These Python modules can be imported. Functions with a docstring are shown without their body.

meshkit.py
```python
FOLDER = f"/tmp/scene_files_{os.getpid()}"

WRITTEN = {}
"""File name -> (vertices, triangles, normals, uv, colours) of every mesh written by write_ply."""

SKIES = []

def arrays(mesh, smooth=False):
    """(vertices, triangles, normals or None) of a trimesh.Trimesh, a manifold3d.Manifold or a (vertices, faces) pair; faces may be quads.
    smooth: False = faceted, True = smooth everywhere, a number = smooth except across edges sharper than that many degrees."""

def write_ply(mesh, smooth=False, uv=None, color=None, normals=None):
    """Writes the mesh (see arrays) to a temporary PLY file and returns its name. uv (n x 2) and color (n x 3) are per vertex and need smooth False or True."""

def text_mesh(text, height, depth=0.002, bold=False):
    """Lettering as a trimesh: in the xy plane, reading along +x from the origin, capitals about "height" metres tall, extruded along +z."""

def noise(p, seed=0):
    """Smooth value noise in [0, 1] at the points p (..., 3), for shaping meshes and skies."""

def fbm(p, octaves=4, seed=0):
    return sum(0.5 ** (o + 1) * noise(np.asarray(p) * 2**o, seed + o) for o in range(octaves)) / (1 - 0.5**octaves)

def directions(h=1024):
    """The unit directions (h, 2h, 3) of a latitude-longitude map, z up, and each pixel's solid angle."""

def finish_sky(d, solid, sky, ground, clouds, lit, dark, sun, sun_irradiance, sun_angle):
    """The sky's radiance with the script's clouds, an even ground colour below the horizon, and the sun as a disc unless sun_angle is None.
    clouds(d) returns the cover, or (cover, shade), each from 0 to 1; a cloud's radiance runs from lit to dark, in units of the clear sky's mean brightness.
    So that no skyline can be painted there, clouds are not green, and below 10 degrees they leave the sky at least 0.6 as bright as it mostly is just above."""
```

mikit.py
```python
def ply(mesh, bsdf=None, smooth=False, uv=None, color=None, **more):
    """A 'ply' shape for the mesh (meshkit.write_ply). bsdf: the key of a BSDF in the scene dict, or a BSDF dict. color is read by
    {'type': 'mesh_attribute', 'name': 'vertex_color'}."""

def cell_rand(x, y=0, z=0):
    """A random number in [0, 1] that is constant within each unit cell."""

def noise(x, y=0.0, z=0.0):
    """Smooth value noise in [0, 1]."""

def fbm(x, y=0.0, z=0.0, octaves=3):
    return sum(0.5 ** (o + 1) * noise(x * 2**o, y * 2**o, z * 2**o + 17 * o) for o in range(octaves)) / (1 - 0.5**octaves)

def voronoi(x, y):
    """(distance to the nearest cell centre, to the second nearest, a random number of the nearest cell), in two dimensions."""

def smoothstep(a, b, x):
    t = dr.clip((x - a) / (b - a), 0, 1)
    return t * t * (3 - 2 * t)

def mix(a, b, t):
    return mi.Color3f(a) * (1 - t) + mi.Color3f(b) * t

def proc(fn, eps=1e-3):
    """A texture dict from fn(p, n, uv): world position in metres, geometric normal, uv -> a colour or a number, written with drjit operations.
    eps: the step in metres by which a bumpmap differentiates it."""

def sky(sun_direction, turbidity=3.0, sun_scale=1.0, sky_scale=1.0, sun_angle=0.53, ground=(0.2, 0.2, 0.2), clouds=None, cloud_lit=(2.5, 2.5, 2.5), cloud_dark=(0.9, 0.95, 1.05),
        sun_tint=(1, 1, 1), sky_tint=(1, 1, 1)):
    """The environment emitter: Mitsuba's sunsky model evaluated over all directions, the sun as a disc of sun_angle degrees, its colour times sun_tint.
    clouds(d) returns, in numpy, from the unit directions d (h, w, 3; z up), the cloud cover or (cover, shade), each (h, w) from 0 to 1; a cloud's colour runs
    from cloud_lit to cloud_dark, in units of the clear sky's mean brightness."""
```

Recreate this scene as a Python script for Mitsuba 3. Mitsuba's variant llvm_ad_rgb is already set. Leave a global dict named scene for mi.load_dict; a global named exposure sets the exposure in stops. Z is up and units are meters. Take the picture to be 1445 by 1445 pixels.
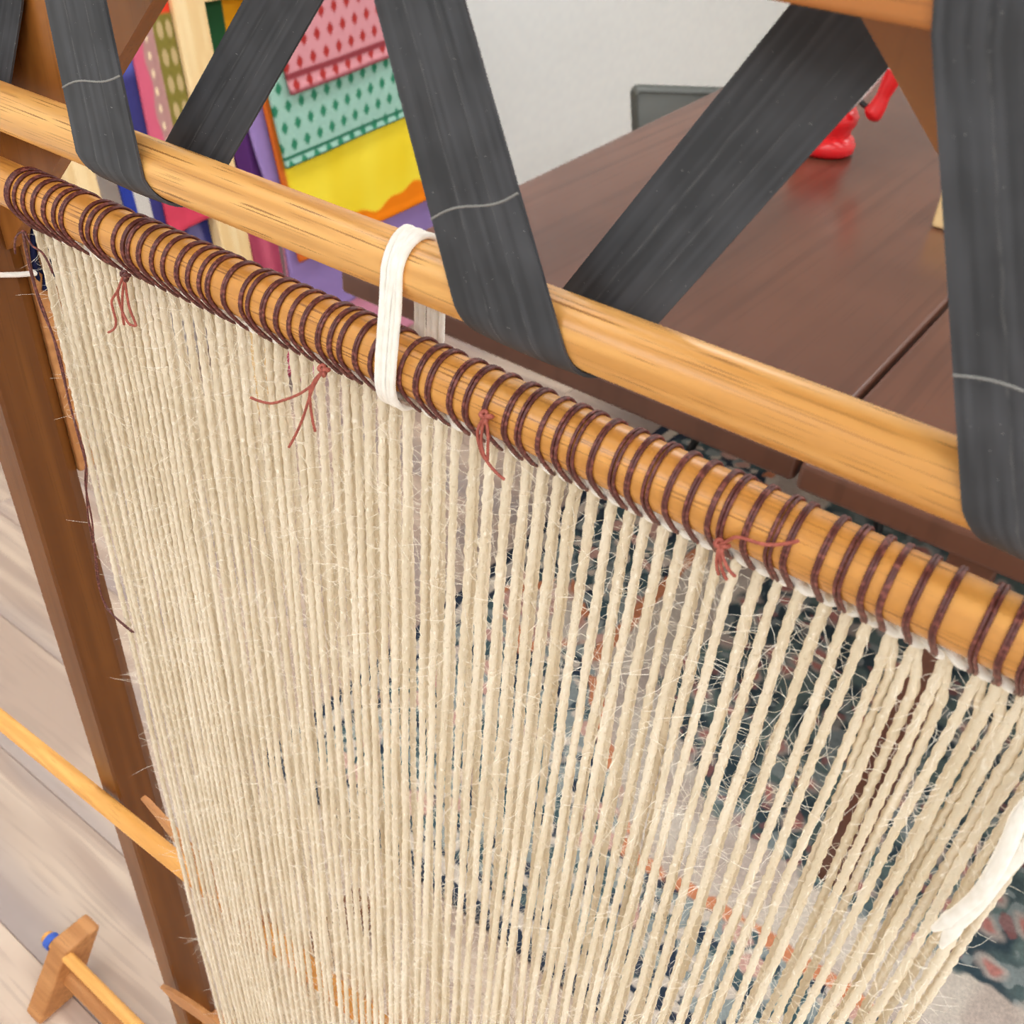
import math, random
import numpy as np, trimesh, manifold3d as m3
import drjit as dr
import mitsuba as mi, mikit
from mikit import noise, fbm, voronoi, cell_rand, smoothstep, mix, proc, ply
T = mi.ScalarTransform4f
scene, labels = {}, {}
rng = np.random.default_rng(7)

# ------------------------------------------------------------------ camera, light, exposure
exposure = 0.15
CAM = np.array([0.0, 0.0, 1.43])
R_ = np.array([[0.80052559, 0.59639745, 0.05889702], [0.40469841, -0.46548305, -0.78711164], [-0.44201581, 0.65393854, -0.61399219]])
fwd, up = R_[2], -R_[1]
scene['camera'] = {'type': 'thinlens', 'fov': 2 * math.degrees(math.atan(722.5 / 1404.44)), 'fov_axis': 'x',
    'to_world': T().look_at(origin=CAM.tolist(), target=(CAM + fwd).tolist(), up=up.tolist()),
    'aperture_radius': 0.0009, 'focus_distance': 0.50, 'near_clip': 0.01, 'far_clip': 60.0}
LIGHT = 7.0
LIGHT_TINT = (0.965, 0.985, 1.0)

# ------------------------------------------------------------------ helpers
def S(r, g, b):
    return [((c / 255) / 12.92 if c <= 10 else (((c / 255) + 0.055) / 1.055) ** 2.4) for c in (r, g, b)]
def C3(c): return mi.Color3f(*c)
_used = {}
def numbered(key):
    n = _used.get(key, 0); _used[key] = n + 1
    return key if n == 0 else f'{key}_{n:03d}'
def thing(name, label=None, cat=None, group=None, kind=None):
    key = numbered(name); d = {}
    if label: d['label'] = label
    if cat: d['category'] = cat
    if group: d['group'] = group
    if kind: d['kind'] = kind
    labels[key] = d
    return key
def part(parent, name, mesh, bsdf, smooth=30, label=None, kind=None, **kw):
    key = numbered(parent + '__' + name)
    scene[key] = ply(mesh, bsdf, smooth=smooth, **kw)
    if label or kind:
        labels[key] = {k: v for k, v in (('label', label), ('kind', kind)) if v}
    return key
def single(name, mesh, bsdf, label=None, cat=None, smooth=30, group=None, kind=None, **kw):
    key = thing(name, label, cat, group, kind)
    scene[key] = ply(mesh, bsdf, smooth=smooth, **kw)
    return key
def cat_(ms):
    ms = [(np.asarray(a, float), np.asarray(b, int)) for a, b in ms]
    vs, fs, n = [], [], 0
    for v, f in ms:
        if f.shape[1] == 4: f = np.vstack([f[:, [0, 1, 2]], f[:, [0, 2, 3]]])
        vs.append(v); fs.append(f + n); n += len(v)
    return np.vstack(vs), np.vstack(fs)
def vf(m):
    if isinstance(m, tuple): return m
    if hasattr(m, 'to_mesh'):
        q = m.to_mesh(); return np.array(q.vert_properties[:, :3], float), np.array(q.tri_verts, int)
    return np.array(m.vertices), np.array(m.faces)
def rbox(x0, x1, y0, y1, z0, z1, r=0.003, seg=10):
    "box with rounded edges"
    r = min(r, (x1 - x0) / 2.01, (y1 - y0) / 2.01, (z1 - z0) / 2.01)
    s = m3.Manifold.sphere(r, seg)
    return m3.Manifold.batch_hull([s.translate((a, b, c)) for a in (x0 + r, x1 - r) for b in (y0 + r, y1 - r) for c in (z0 + r, z1 - r)])
def box(x0, x1, y0, y1, z0, z1):
    v = np.array([[a, b, c] for a in (x0, x1) for b in (y0, y1) for c in (z0, z1)], float)
    f = np.array([[0, 1, 3], [0, 3, 2], [4, 6, 7], [4, 7, 5], [0, 4, 5], [0, 5, 1], [2, 3, 7], [2, 7, 6], [0, 2, 6], [0, 6, 4], [1, 5, 7], [1, 7, 3]])
    return v, f
def chbox(x0, x1, y0, y1, z0, z1, c=0.002):
    "board with its top edges chamfered (open underneath is closed too)"
    v = [[a, b, z0] for a, b in ((x0, y0), (x1, y0), (x1, y1), (x0, y1))]
    v += [[a, b, z1 - c] for a, b in ((x0, y0), (x1, y0), (x1, y1), (x0, y1))]
    v += [[a, b, z1] for a, b in ((x0 + c, y0 + c), (x1 - c, y0 + c), (x1 - c, y1 - c), (x0 + c, y1 - c))]
    f = [[0, 3, 2, 1], [8, 9, 10, 11]]
    for k in (0, 4):
        for i in range(4): f.append([k + i, k + (i + 1) % 4, k + 4 + (i + 1) % 4, k + 4 + i])
    return np.array(v, float), np.array(f)
def hull(pts): return m3.Manifold.hull_points(np.asarray(pts, float))
def prism(poly, y0, y1, bevel=0.0):
    "extrude an XZ polygon along Y"
    cs = m3.CrossSection([np.asarray(poly, float)], m3.FillRule.NonZero)
    m = m3.Manifold.extrude(cs, y1 - y0)
    return m.transform([[1, 0, 0, 0], [0, 0, 1, y0], [0, 1, 0, 0]])
def fix(m):
    v, f = vf(m)
    t = trimesh.Trimesh(v, f, process=False)
    if t.volume < 0: f = f[:, ::-1]
    return v, f
def frames(P):
    P = np.asarray(P, float)
    t = np.gradient(P, axis=0); t /= np.linalg.norm(t, axis=1, keepdims=True)
    n = np.zeros_like(P); a = np.array([0, 0, 1.0]) if abs(t[0, 2]) < .9 else np.array([1.0, 0, 0])
    n[0] = a - t[0] * (a @ t[0]); n[0] /= np.linalg.norm(n[0])
    for i in range(1, len(P)):
        v = n[i - 1] - t[i] * (n[i - 1] @ t[i]); n[i] = v / max(np.linalg.norm(v), 1e-12)
    return t, n, np.cross(t, n)
def tube(P, r, k=8, caps=True, closed=False):
    P = np.asarray(P, float); N = len(P)
    t, n, b = frames(P)
    if closed:   # P open, joined at the end: fixed frames from the plane normal
        t = np.roll(P, -1, 0) - np.roll(P, 1, 0); t /= np.linalg.norm(t, axis=1, keepdims=True)
        n = np.cross(t, [1.0, 0, 0]); n /= np.linalg.norm(n, axis=1, keepdims=True); b = np.cross(t, n)
    r = np.broadcast_to(np.asarray(r, float).reshape(-1, 1) if np.ndim(r) == 1 else np.asarray(r, float), (N, k))
    a = np.arange(k) * 2 * np.pi / k
    V = P[:, None] + r[..., None] * (np.cos(a)[None, :, None] * n[:, None] + np.sin(a)[None, :, None] * b[:, None])
    V = V.reshape(-1, 3)
    M = N if closed else N - 1
    i, j = np.meshgrid(np.arange(M), np.arange(k), indexing='ij'); i, j = i.ravel(), j.ravel(); i2 = (i + 1) % N
    q = np.stack([i * k + j, i * k + (j + 1) % k, i2 * k + (j + 1) % k, i2 * k + j], 1)
    f = np.vstack([q[:, [0, 1, 2]], q[:, [0, 2, 3]]])
    if caps and not closed:
        c = len(V); V = np.vstack([V, P[0], P[-1]]); j = np.arange(k)
        f = np.vstack([f, np.stack([c + 0 * j, (j + 1) % k, j], 1), np.stack([c + 1 + 0 * j, (N - 1) * k + j, (N - 1) * k + (j + 1) % k], 1)])
    return V, f
def spline(pts, n=40):
    pts = np.asarray(pts, float)
    d = np.r_[0, np.cumsum(np.linalg.norm(np.diff(pts, axis=0), axis=1))]
    from scipy.interpolate import PchipInterpolator
    return PchipInterpolator(d, pts)(np.linspace(0, d[-1], n))
def rod(p0, p1, r, k=40, bevel=0.0015):
    p0, p1 = np.asarray(p0, float), np.asarray(p1, float); d = (p1 - p0) / np.linalg.norm(p1 - p0)
    P = np.array([p0, p0 + d * bevel, p0 + d * (bevel + .0005), p1 - d * (bevel + .0005), p1 - d * bevel, p1])
    return tube(P, np.array([r - bevel, r, r, r, r, r - bevel]), k)
def lathe(prof, seg=32, at=(0, 0, 0)):
    m = trimesh.creation.revolve(np.asarray(prof, float), sections=seg)
    return np.array(m.vertices) + np.array(at), np.array(m.faces)

# ------------------------------------------------------------------ materials
def P_(color, rough=0.5, spec=0.5, **kw):
    c = color if isinstance(color, dict) else {'type': 'rgb', 'value': color}
    return {'type': 'principled', 'base_color': c, 'roughness': rough, 'specular': spec, **kw}
def two(b): return {'type': 'twosided', 'b': b}
def wood(axis, dark, mid, light, scale=1.0, seed=0.0, pores=0.75):
    dark, mid, light = C3(dark), C3(mid), C3(light)
    def fn(p, n, uv):
        q = [p.x, p.y, p.z]; a = q.pop(axis); b, c = q
        w = noise(a * 5 + seed, b * 30, c * 30) * 0.006
        g = noise(a * 14 * scale + seed, (b + w) * 260 * scale, (c + w) * 260 * scale)
        h = noise(a * 40 * scale + 9, (b + w) * 1500 * scale, (c - w) * 1500 * scale)
        l = noise(a * 3 + seed + 5, b * 40, c * 40)
        col = mix(mid, light, smoothstep(0.35, 0.8, l * 0.5 + g * 0.5))
        pore = smoothstep(0.60, 0.85, h) * (0.35 + 0.65 * smoothstep(0.4, 0.65, g))
        return mix(col, dark, dr.clip(pores * pore + 0.10 * smoothstep(0.55, 0.3, g), 0, 1))
    return proc(fn)
scene['mat_dowel_wood'] = P_(wood(0, S(128, 78, 34), S(204, 146, 76), S(228, 176, 104)), 0.30, 0.55)
scene['mat_warp_dowel_wood'] = P_(wood(0, S(128, 76, 30), S(198, 138, 66), S(218, 160, 86), 1.0, 31.0), 0.30, 0.55)
scene['mat_frame_wood'] = P_(wood(2, S(72, 38, 9), S(100, 55, 12), S(116, 68, 21), 0.6, 3.0, 0.25), 0.36, 0.5)
scene['mat_beam_wood'] = P_(wood(0, S(110, 58, 20), S(172, 108, 52), S(188, 122, 64), 0.6, 8.0, 0.35), 0.38, 0.5)
scene['mat_brace_wood'] = P_(wood(2, S(98, 54, 18), S(146, 90, 38), S(162, 104, 48), 0.6, 5.0, 0.3), 0.38, 0.5)
scene['mat_rod_wood'] = P_(wood(0, S(165, 105, 45), S(222, 160, 82), S(238, 182, 104), 0.7, 12.0, 0.3), 0.36, 0.5)
scene['mat_sword_wood'] = P_(wood(0, S(130, 85, 45), S(180, 122, 72), S(196, 140, 88), 0.7, 17.0, 0.4), 0.45, 0.4)
scene['mat_pine'] = P_(wood(2, S(205, 160, 100), S(232, 200, 145), S(240, 214, 165), 0.3, 23.0, 0.12), 0.55, 0.3)
def table_fn(p, n, uv):
    g = noise(p.x * 70, p.y * 2.0, p.z * 8); h = noise(p.x * 9, p.y * 1.2, 3.0); k = noise(p.x * 330, p.y * 8, p.z * 20); m = fbm(p.x * 3.5, p.y * 3.5, 1.0)
    c = mix(C3(S(80, 49, 38)), C3(S(100, 63, 48)), smoothstep(0.25, 0.8, 0.5 * h + 0.5 * m))
    return mix(c, C3(S(64, 38, 30)), dr.clip(0.28 * smoothstep(0.5, 0.85, g) + 0.2 * smoothstep(0.65, .9, k), 0, 1))
scene['mat_table_wood'] = P_(proc(table_fn), 0.24, 0.47)
def floor_fn(p, n, uv):
    row = dr.floor((p.y + 10.03) / 0.18); off = cell_rand(row, 3) * 1.2
    col = dr.floor((p.x + 20 + off) / 1.2); r = cell_rand(row, col, 7)
    w = fbm(p.x * 1.6 + r * 50, p.y * 7 + r * 20, 0.0)
    g = noise(p.x * 3 + r * 31 + w * 2.2, (p.y + w * 0.10) * 55 + r * 77, 0.0)
    fine = noise(p.x * 10 + r * 9, (p.y + w * .06) * 240, 2.0)
    c = mix(C3(S(180, 158, 143)), C3(S(206, 186, 168)), smoothstep(0.2, 0.85, g))
    c = mix(c, C3(S(160, 148, 146)), 0.75 * smoothstep(0.5, 0.75, w))
    c = mix(c, C3(S(164, 144, 132)), 0.3 * smoothstep(0.55, 0.9, fine))
    return c * (0.92 + 0.14 * r)
scene['mat_floor'] = P_(proc(floor_fn), 0.34, 0.45)
scene['mat_wall'] = two(P_(proc(lambda p, n, uv: mix(C3(S(222, 225, 225)), C3(S(226, 229, 228)), noise(p.x * 40, p.y * 40, p.z * 40))), 0.8, 0.2))
scene['mat_ceiling'] = two(P_(S(236, 236, 232), 0.9, 0.1))
scene['mat_subfloor'] = two(P_(S(92, 76, 64), 0.9, 0.1))
def rubber_fn(p, n, uv):
    s = noise(uv.x * 22, uv.y * 1.3, 0.0); s2 = fbm(p.x * 60, p.y * 60, p.z * 60); sp = noise(p.x * 900, p.y * 900, p.z * 900)
    c = mix(C3(S(44, 46, 50)), C3(S(66, 68, 73)), smoothstep(0.2, 0.9, 0.45 * s + 0.55 * s2))
    g1 = smoothstep(0.018, 0.004, dr.abs(uv.x - 0.36 + 0.02 * noise(uv.y * 5, 1.0))); g2 = smoothstep(0.014, 0.003, dr.abs(uv.x - 0.70))
    c = mix(c, C3(S(100, 100, 100)), 0.35 * dr.maximum(g1, g2) * noise(uv.y * 14, 3.0))
    return mix(c, C3(S(118, 118, 116)), 0.8 * smoothstep(0.93, 0.98, sp))
scene['mat_rubber'] = two(P_(proc(rubber_fn), 0.52, 0.45))
scene['mat_rubber_seam'] = P_(S(128, 128, 126), 0.5, 0.5)
def cord_fn(p, n, uv):
    return mix(C3(S(84, 38, 34)), C3(S(132, 74, 66)), smoothstep(0.45, 0.9, noise(p.x * 700, p.y * 900, p.z * 900)))
scene['mat_cord'] = P_(proc(cord_fn), 0.42, 0.5)
scene['mat_cord_tail'] = P_(proc(lambda p, n, uv: mix(C3(S(140, 66, 54)), C3(S(178, 98, 84)), noise(p.x * 800, p.y * 800, p.z * 500))), 0.5, 0.4)
def yarn_fn(p, n, uv):
    a = noise(p.x * 350, p.y * 350, p.z * 40); b = noise(p.x * 1400, p.y * 1400, p.z * 700); l = noise(p.x * 160, 3.0, p.z * 9)
    c = mix(C3(S(214, 200, 174)), C3(S(231, 220, 199)), smoothstep(0.2, 0.85, 0.5 * a + 0.5 * l))
    c = mix(c, C3(S(182, 160, 126)), 0.5 * smoothstep(0.74, 0.9, b))
    return mix(c, C3(S(246, 240, 226)), 0.7 * smoothstep(0.78, 0.92, noise(p.x * 900, p.y * 900 + 50, p.z * 300)))
scene['mat_yarn'] = P_(proc(yarn_fn), 0.95, 0.1, sheen=0.5)
scene['mat_fuzz'] = two(P_(S(250, 245, 232), 0.8, 0.2))
scene['mat_cotton'] = P_(proc(lambda p, n, uv: mix(C3(S(232, 228, 218)), C3(S(244, 242, 236)), noise(p.x * 700, p.y * 300, p.z * 300))), 0.95, 0.1, sheen=0.3)

def rug_fn(p, n, uv):
    x = p.x + 0.006 * (noise(p.x * 60, p.y * 60, 1.0) - .5); y = p.y + 0.006 * (noise(p.x * 60, p.y * 60, 8.0) - .5)
    navy, teal, grey = C3(S(50, 60, 76)), C3(S(74, 96, 102)), C3(S(146, 156, 156))
    cream, rust, pink = C3(S(206, 196, 184)), C3(S(208, 138, 102)), C3(S(204, 164, 152))
    d = dr.minimum(x + 0.94, y - 0.672)
    jx = x + 0.03 * (noise(x * 14, y * 14, 3.0) - .5) + 0.012 * (noise(x * 50, y * 50, 9.0) - .5); jy = y + 0.03 * (noise(x * 14, y * 14, 21.0) - .5) + 0.012 * (noise(x * 50, y * 50, 31.0) - .5)
    vd, v2, vr = voronoi(jx * 15, jy * 15)
    wd, w2, wr = voronoi(jx * 30 + 5, jy * 30)
    # outer border band: slate ground with cream leaves and pink blossoms
    bord = mix(teal, navy, smoothstep(0.3, 0.7, noise(x * 30, y * 30, 5.0)))
    bord = mix(bord, grey, smoothstep(0.50, 0.62, noise(x * 42, y * 42, 2.0)))
    bord = mix(bord, cream, smoothstep(0.36, 0.26, wd) * smoothstep(0.35, 0.4, wr))
    bord = mix(bord, pink, smoothstep(0.34, 0.24, vd) * smoothstep(0.62, 0.66, vr))
    a = y - 0.918
    b = (x + 0.35) * 0.756 + (y - 0.918) * 0.654
    c = x + 0.62
    L = dr.minimum(dr.minimum(a, b), c)
    wig = 0.010 * (noise(x * 22, y * 22, 3.0) - .5)
    inner = mix(cream, C3(S(190, 176, 166)), smoothstep(0.5, 0.75, noise(x * 14, y * 14, 7.0)))
    field = mix(C3(S(60, 76, 84)), C3(S(104, 122, 120)), smoothstep(0.3, 0.7, noise(x * 26, y * 26, 9.0)))
    field = mix(field, grey, 0.8 * smoothstep(0.60, 0.72, noise(x * 50, y * 50, 4.0)))
    field = mix(field, C3(S(184, 172, 164)), 0.9 * smoothstep(0.40, 0.22, vd) * smoothstep(0.5, 0.6, vr))
    field = mix(field, C3(S(190, 130, 122)), smoothstep(0.24, 0.10, vd) * smoothstep(0.6, 0.7, vr))
    field = mix(field, C3(S(150, 100, 98)), 0.8 * smoothstep(0.36, 0.18, wd) * smoothstep(0.74, 0.8, wr))
    fl = L + 0.05 * (noise(x * 9, y * 9, 6.0) - .5) + 0.03 * (noise(x * 40, y * 40, 2.0) - .5)
    ins = mix(inner, field, smoothstep(0.135, 0.15, fl))
    col = mix(bord, ins, smoothstep(-0.002, 0.002, L + wig))
    dash = smoothstep(0.25, 0.4, noise(x * 34, y * 34, 12.0))
    col = mix(col, rust, smoothstep(0.017, 0.010, dr.abs(L + wig)) * dash)
    # small corner cartouche, pale with a rust outline
    u1 = (x + 0.765) * 0.78 + (y - 1.285) * -0.62; u2 = (x + 0.765) * 0.62 + (y - 1.285) * 0.78
    bx = dr.maximum(dr.abs(u1) - 0.085, dr.abs(u2) - 0.075)
    col = mix(col, mix(cream, pink, smoothstep(0.4, 0.7, noise(x * 30, y * 30, 2.0))), smoothstep(0.004, -0.004, bx))
    col = mix(col, rust, smoothstep(0.015, 0.009, dr.abs(bx)) * dash)
    # edge bands
    col = mix(col, navy, smoothstep(0.062, 0.058, d))
    col = mix(col, cream, smoothstep(0.050, 0.047, d))
    col = mix(col, navy, smoothstep(0.024, 0.021, d))
    pile = noise(p.x * 420, p.y * 420, 0.0)
    return col * (0.80 + 0.32 * pile)
scene['mat_rug'] = P_(proc(rug_fn), 0.95, 0.1)
scene['mat_rug_edge'] = P_(S(50, 56, 70), 0.95, 0.1)
scene['mat_vertex_cloth'] = two(P_({'type': 'mesh_attribute', 'name': 'vertex_color'}, 0.9, 0.15, sheen=0.3))
scene['mat_grey_plastic'] = P_(S(112, 116, 114), 0.4, 0.5)
scene['mat_grey_rim'] = P_(S(84, 88, 84), 0.4, 0.5)
scene['mat_steel'] = P_(S(190, 196, 205), 0.3, 0.5, metallic=0.9)
scene['mat_black'] = P_(S(22, 22, 24), 0.45, 0.5)
scene['mat_red'] = P_(S(208, 26, 32), 0.22, 0.5)
scene['mat_white_plastic'] = P_(S(226, 226, 224), 0.3, 0.5)
scene['mat_blue_band'] = P_(S(56, 96, 190), 0.5, 0.5)
scene['mat_navy_yarn'] = P_(S(30, 34, 66), 0.95, 0.1)

# ------------------------------------------------------------------ the room
WL, WR, WF, WB, CEIL = -2.15, 3.4, -3.0, 6.5, 2.75
fl = thing('floor', kind='structure')
scene['floor__subfloor'] = ply(box(WL, WR, WF, WB, -0.06, -0.0125), 'mat_subfloor')
rows = int((WB - WF) / 0.18) + 2
r0 = math.floor((WF + 10.03) / 0.18)
def crand(x, y=0, z=0):      # the same hash as mikit.cell_rand, in plain integers
    h = ((x + 1000000) * 374761393 + (y + 1000000) * 668265263 + (z + 1000000) * 2147483647) & 0xFFFFFFFF
    h = ((h ^ (h >> 13)) * 1274126177) & 0xFFFFFFFF
    return ((h ^ (h >> 16)) & 0xFFFFFF) / 16777215.0
for r in range(r0, r0 + rows):
    y0 = r * 0.18 - 10.03; off = crand(r, 3) * 1.2
    if y0 + .18 < WF or y0 > WB: continue
    for c in range(int(math.floor((WL + 20 + off) / 1.2)), int(math.floor((WR + 20 + off) / 1.2)) + 1):
        x0 = c * 1.2 - 20 - off
        a, b, ya, yb = max(x0, WL), min(x0 + 1.2, WR), max(y0, WF), min(y0 + 0.18, WB)
        if b - a < 0.02 or yb - ya < 0.02: continue
        part(fl, 'plank', chbox(a + .0004, b - .0004, ya + .0004, yb - .0004, -0.012, 0.0, 0.0012), 'mat_floor', smooth=False)
def wall(key, m, mat='mat_wall'):
    labels[key] = {'kind': 'structure'}; scene[key] = ply(m, mat)
wall('wall_left', box(WL - .1, WL, WF, WB, -0.06, CEIL))
wall('wall_right', box(WR, WR + .1, WF, WB, -0.06, CEIL))
wall('wall_front', box(WL - .1, WR + .1, WF - .1, WF, -0.06, CEIL))
wall('wall_back', box(WL - .1, WR + .1, WB, WB + .1, -0.06, CEIL))
wall('ceiling', box(WL - .1, WR + .1, WF - .1, WB + .1, CEIL, CEIL + .1), 'mat_ceiling')
wall('baseboard_left', rbox(WL, WL + .012, WF, WB, 0.0, 0.07, 0.004))
for lx, lys in ((-1.15, (-1.6, 0.55, 2.7)), (0.9, (-2.2, -0.9, 0.55, 2.7, 4.9)), (2.4, (-1.6, 0.55, 2.7, 4.9))):
    for ly in lys:
        t = thing('ceiling_light', 'white rectangular ceiling light panel', 'ceiling light', 'ceiling light panels')
        fr = [box(lx - .32, lx + .32, ly - .62, ly - .60, CEIL - .03, CEIL), box(lx - .32, lx + .32, ly + .60, ly + .62, CEIL - .03, CEIL),
              box(lx - .32, lx - .30, ly - .60, ly + .60, CEIL - .03, CEIL), box(lx + .30, lx + .32, ly - .60, ly + .60, CEIL - .03, CEIL)]
        part(t, 'frame', cat_(fr), 'mat_white_plastic', smooth=False)
        v = np.array([[lx - .3, ly - .6, CEIL - .02], [lx - .3, ly + .6, CEIL - .02], [lx + .3, ly + .6, CEIL - .02], [lx + .3, ly - .6, CEIL - .02]])
        k = part(t, 'diffuser', (v, np.array([[0, 1, 2], [0, 2, 3]])), 'mat_white_plastic', smooth=False)
        scene[k]['emitter'] = {'type': 'area', 'radiance': {'type': 'rgb', 'value': [LIGHT * q for q in LIGHT_TINT]}}

# ------------------------------------------------------------------ rug and table
t = thing('rug', 'distressed blue, cream and rust patterned rug on the floor under the dark table', 'rug')
part(t, 'pile', rbox(-0.94, 0.95, 0.672, 3.3, 0.0005, 0.011, 0.004, 12), 'mat_rug', smooth=40)
part(t, 'edge_binding', tube([(-0.94, 3.3, .006), (-0.94, 0.672, .006), (0.95, 0.672, .006)], 0.0058, 8), 'mat_rug_edge', smooth=40)

def leaf_left():
    s_ = m3.Manifold.sphere(0.009, 20)
    return m3.Manifold.batch_hull([s_.translate((x, y, z)) for x, y in ((-1.078, 1.071), (-0.300, 1.071), (-0.300, 3.341), (-1.191, 3.341)) for z in (0.707, 0.731)])
t = thing('work_table', 'dark brown wooden work table with a seam across its top, beyond the loom', 'table')
part(t, 'table_leaf', leaf_left(), 'mat_table_wood', smooth=40)
part(t, 'table_leaf', rbox(-0.285, 1.15, 1.052, 3.35, 0.698, 0.740, 0.009, 20), 'mat_table_wood', smooth=40)
for lx, ly in ((-0.06, 1.066), (1.05, 1.066), (-0.9, 3.2), (1.05, 3.2)):
    part(t, 'leg', rbox(lx - .028, lx + .028, ly, ly + .056, 0.0115 if lx < 0.9 else 0.0, 0.6975, 0.004), 'mat_table_wood', smooth=40)

# ------------------------------------------------------------------ things on and behind the table
t = thing('plastic_stand', 'shiny red bell-footed plastic stand with a white arm, on the dark table', 'yarn winder')
bx, by = -0.758, 2.245
prof = [(0.0, 0.740), (0.060, 0.740), (0.069, 0.748), (0.070, 0.762), (0.063, 0.775), (0.054, 0.781), (0.053, 0.792), (0.061, 0.806), (0.062, 0.822), (0.052, 0.838), (0.030, 0.847), (0.0, 0.850)]
part(t, 'foot', lathe(prof, 40, (bx, by, 0)), 'mat_red', smooth=50)
part(t, 'arm', tube(spline([(bx + .03, by - .02, .842), (bx + .048, by - .015, .862), (bx + .07, by + .0, .90), (bx + .09, by + .02, .94)], 20), 0.013, 14), 'mat_white_plastic', smooth=60, label='white bent arm')
part(t, 'handle', tube(spline([(bx + .086, by - .01, .832), (bx + .096, by - .005, .850), (bx + .104, by, .885), (bx + .112, by + .01, .93)], 24), np.r_[.008, .016, .020, np.linspace(.021, .015, 9), np.linspace(.015, .021, 11), .010], 18), 'mat_red', smooth=60)
part(t, 'crank', tube(spline([(bx + .055, by - .01, .868), (bx + .07, by - .01, .856), (bx + .092, by - .005, .852)], 10), 0.006, 10), 'mat_black', smooth=60)
part(t, 'collar', lathe([(0, .846), (.022, .846), (.025, .852), (.021, .858), (0, .858)], 24, (bx + .02, by, 0)), 'mat_white_plastic', smooth=50)

single('wood_block', rbox(-0.420, -0.31, 1.965, 2.04, 0.7405, 0.815, 0.008, 16), 'mat_pine', 'small pale wooden block with rounded edges, lying on the dark table behind the rubber strip', 'block', smooth=50)

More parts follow.
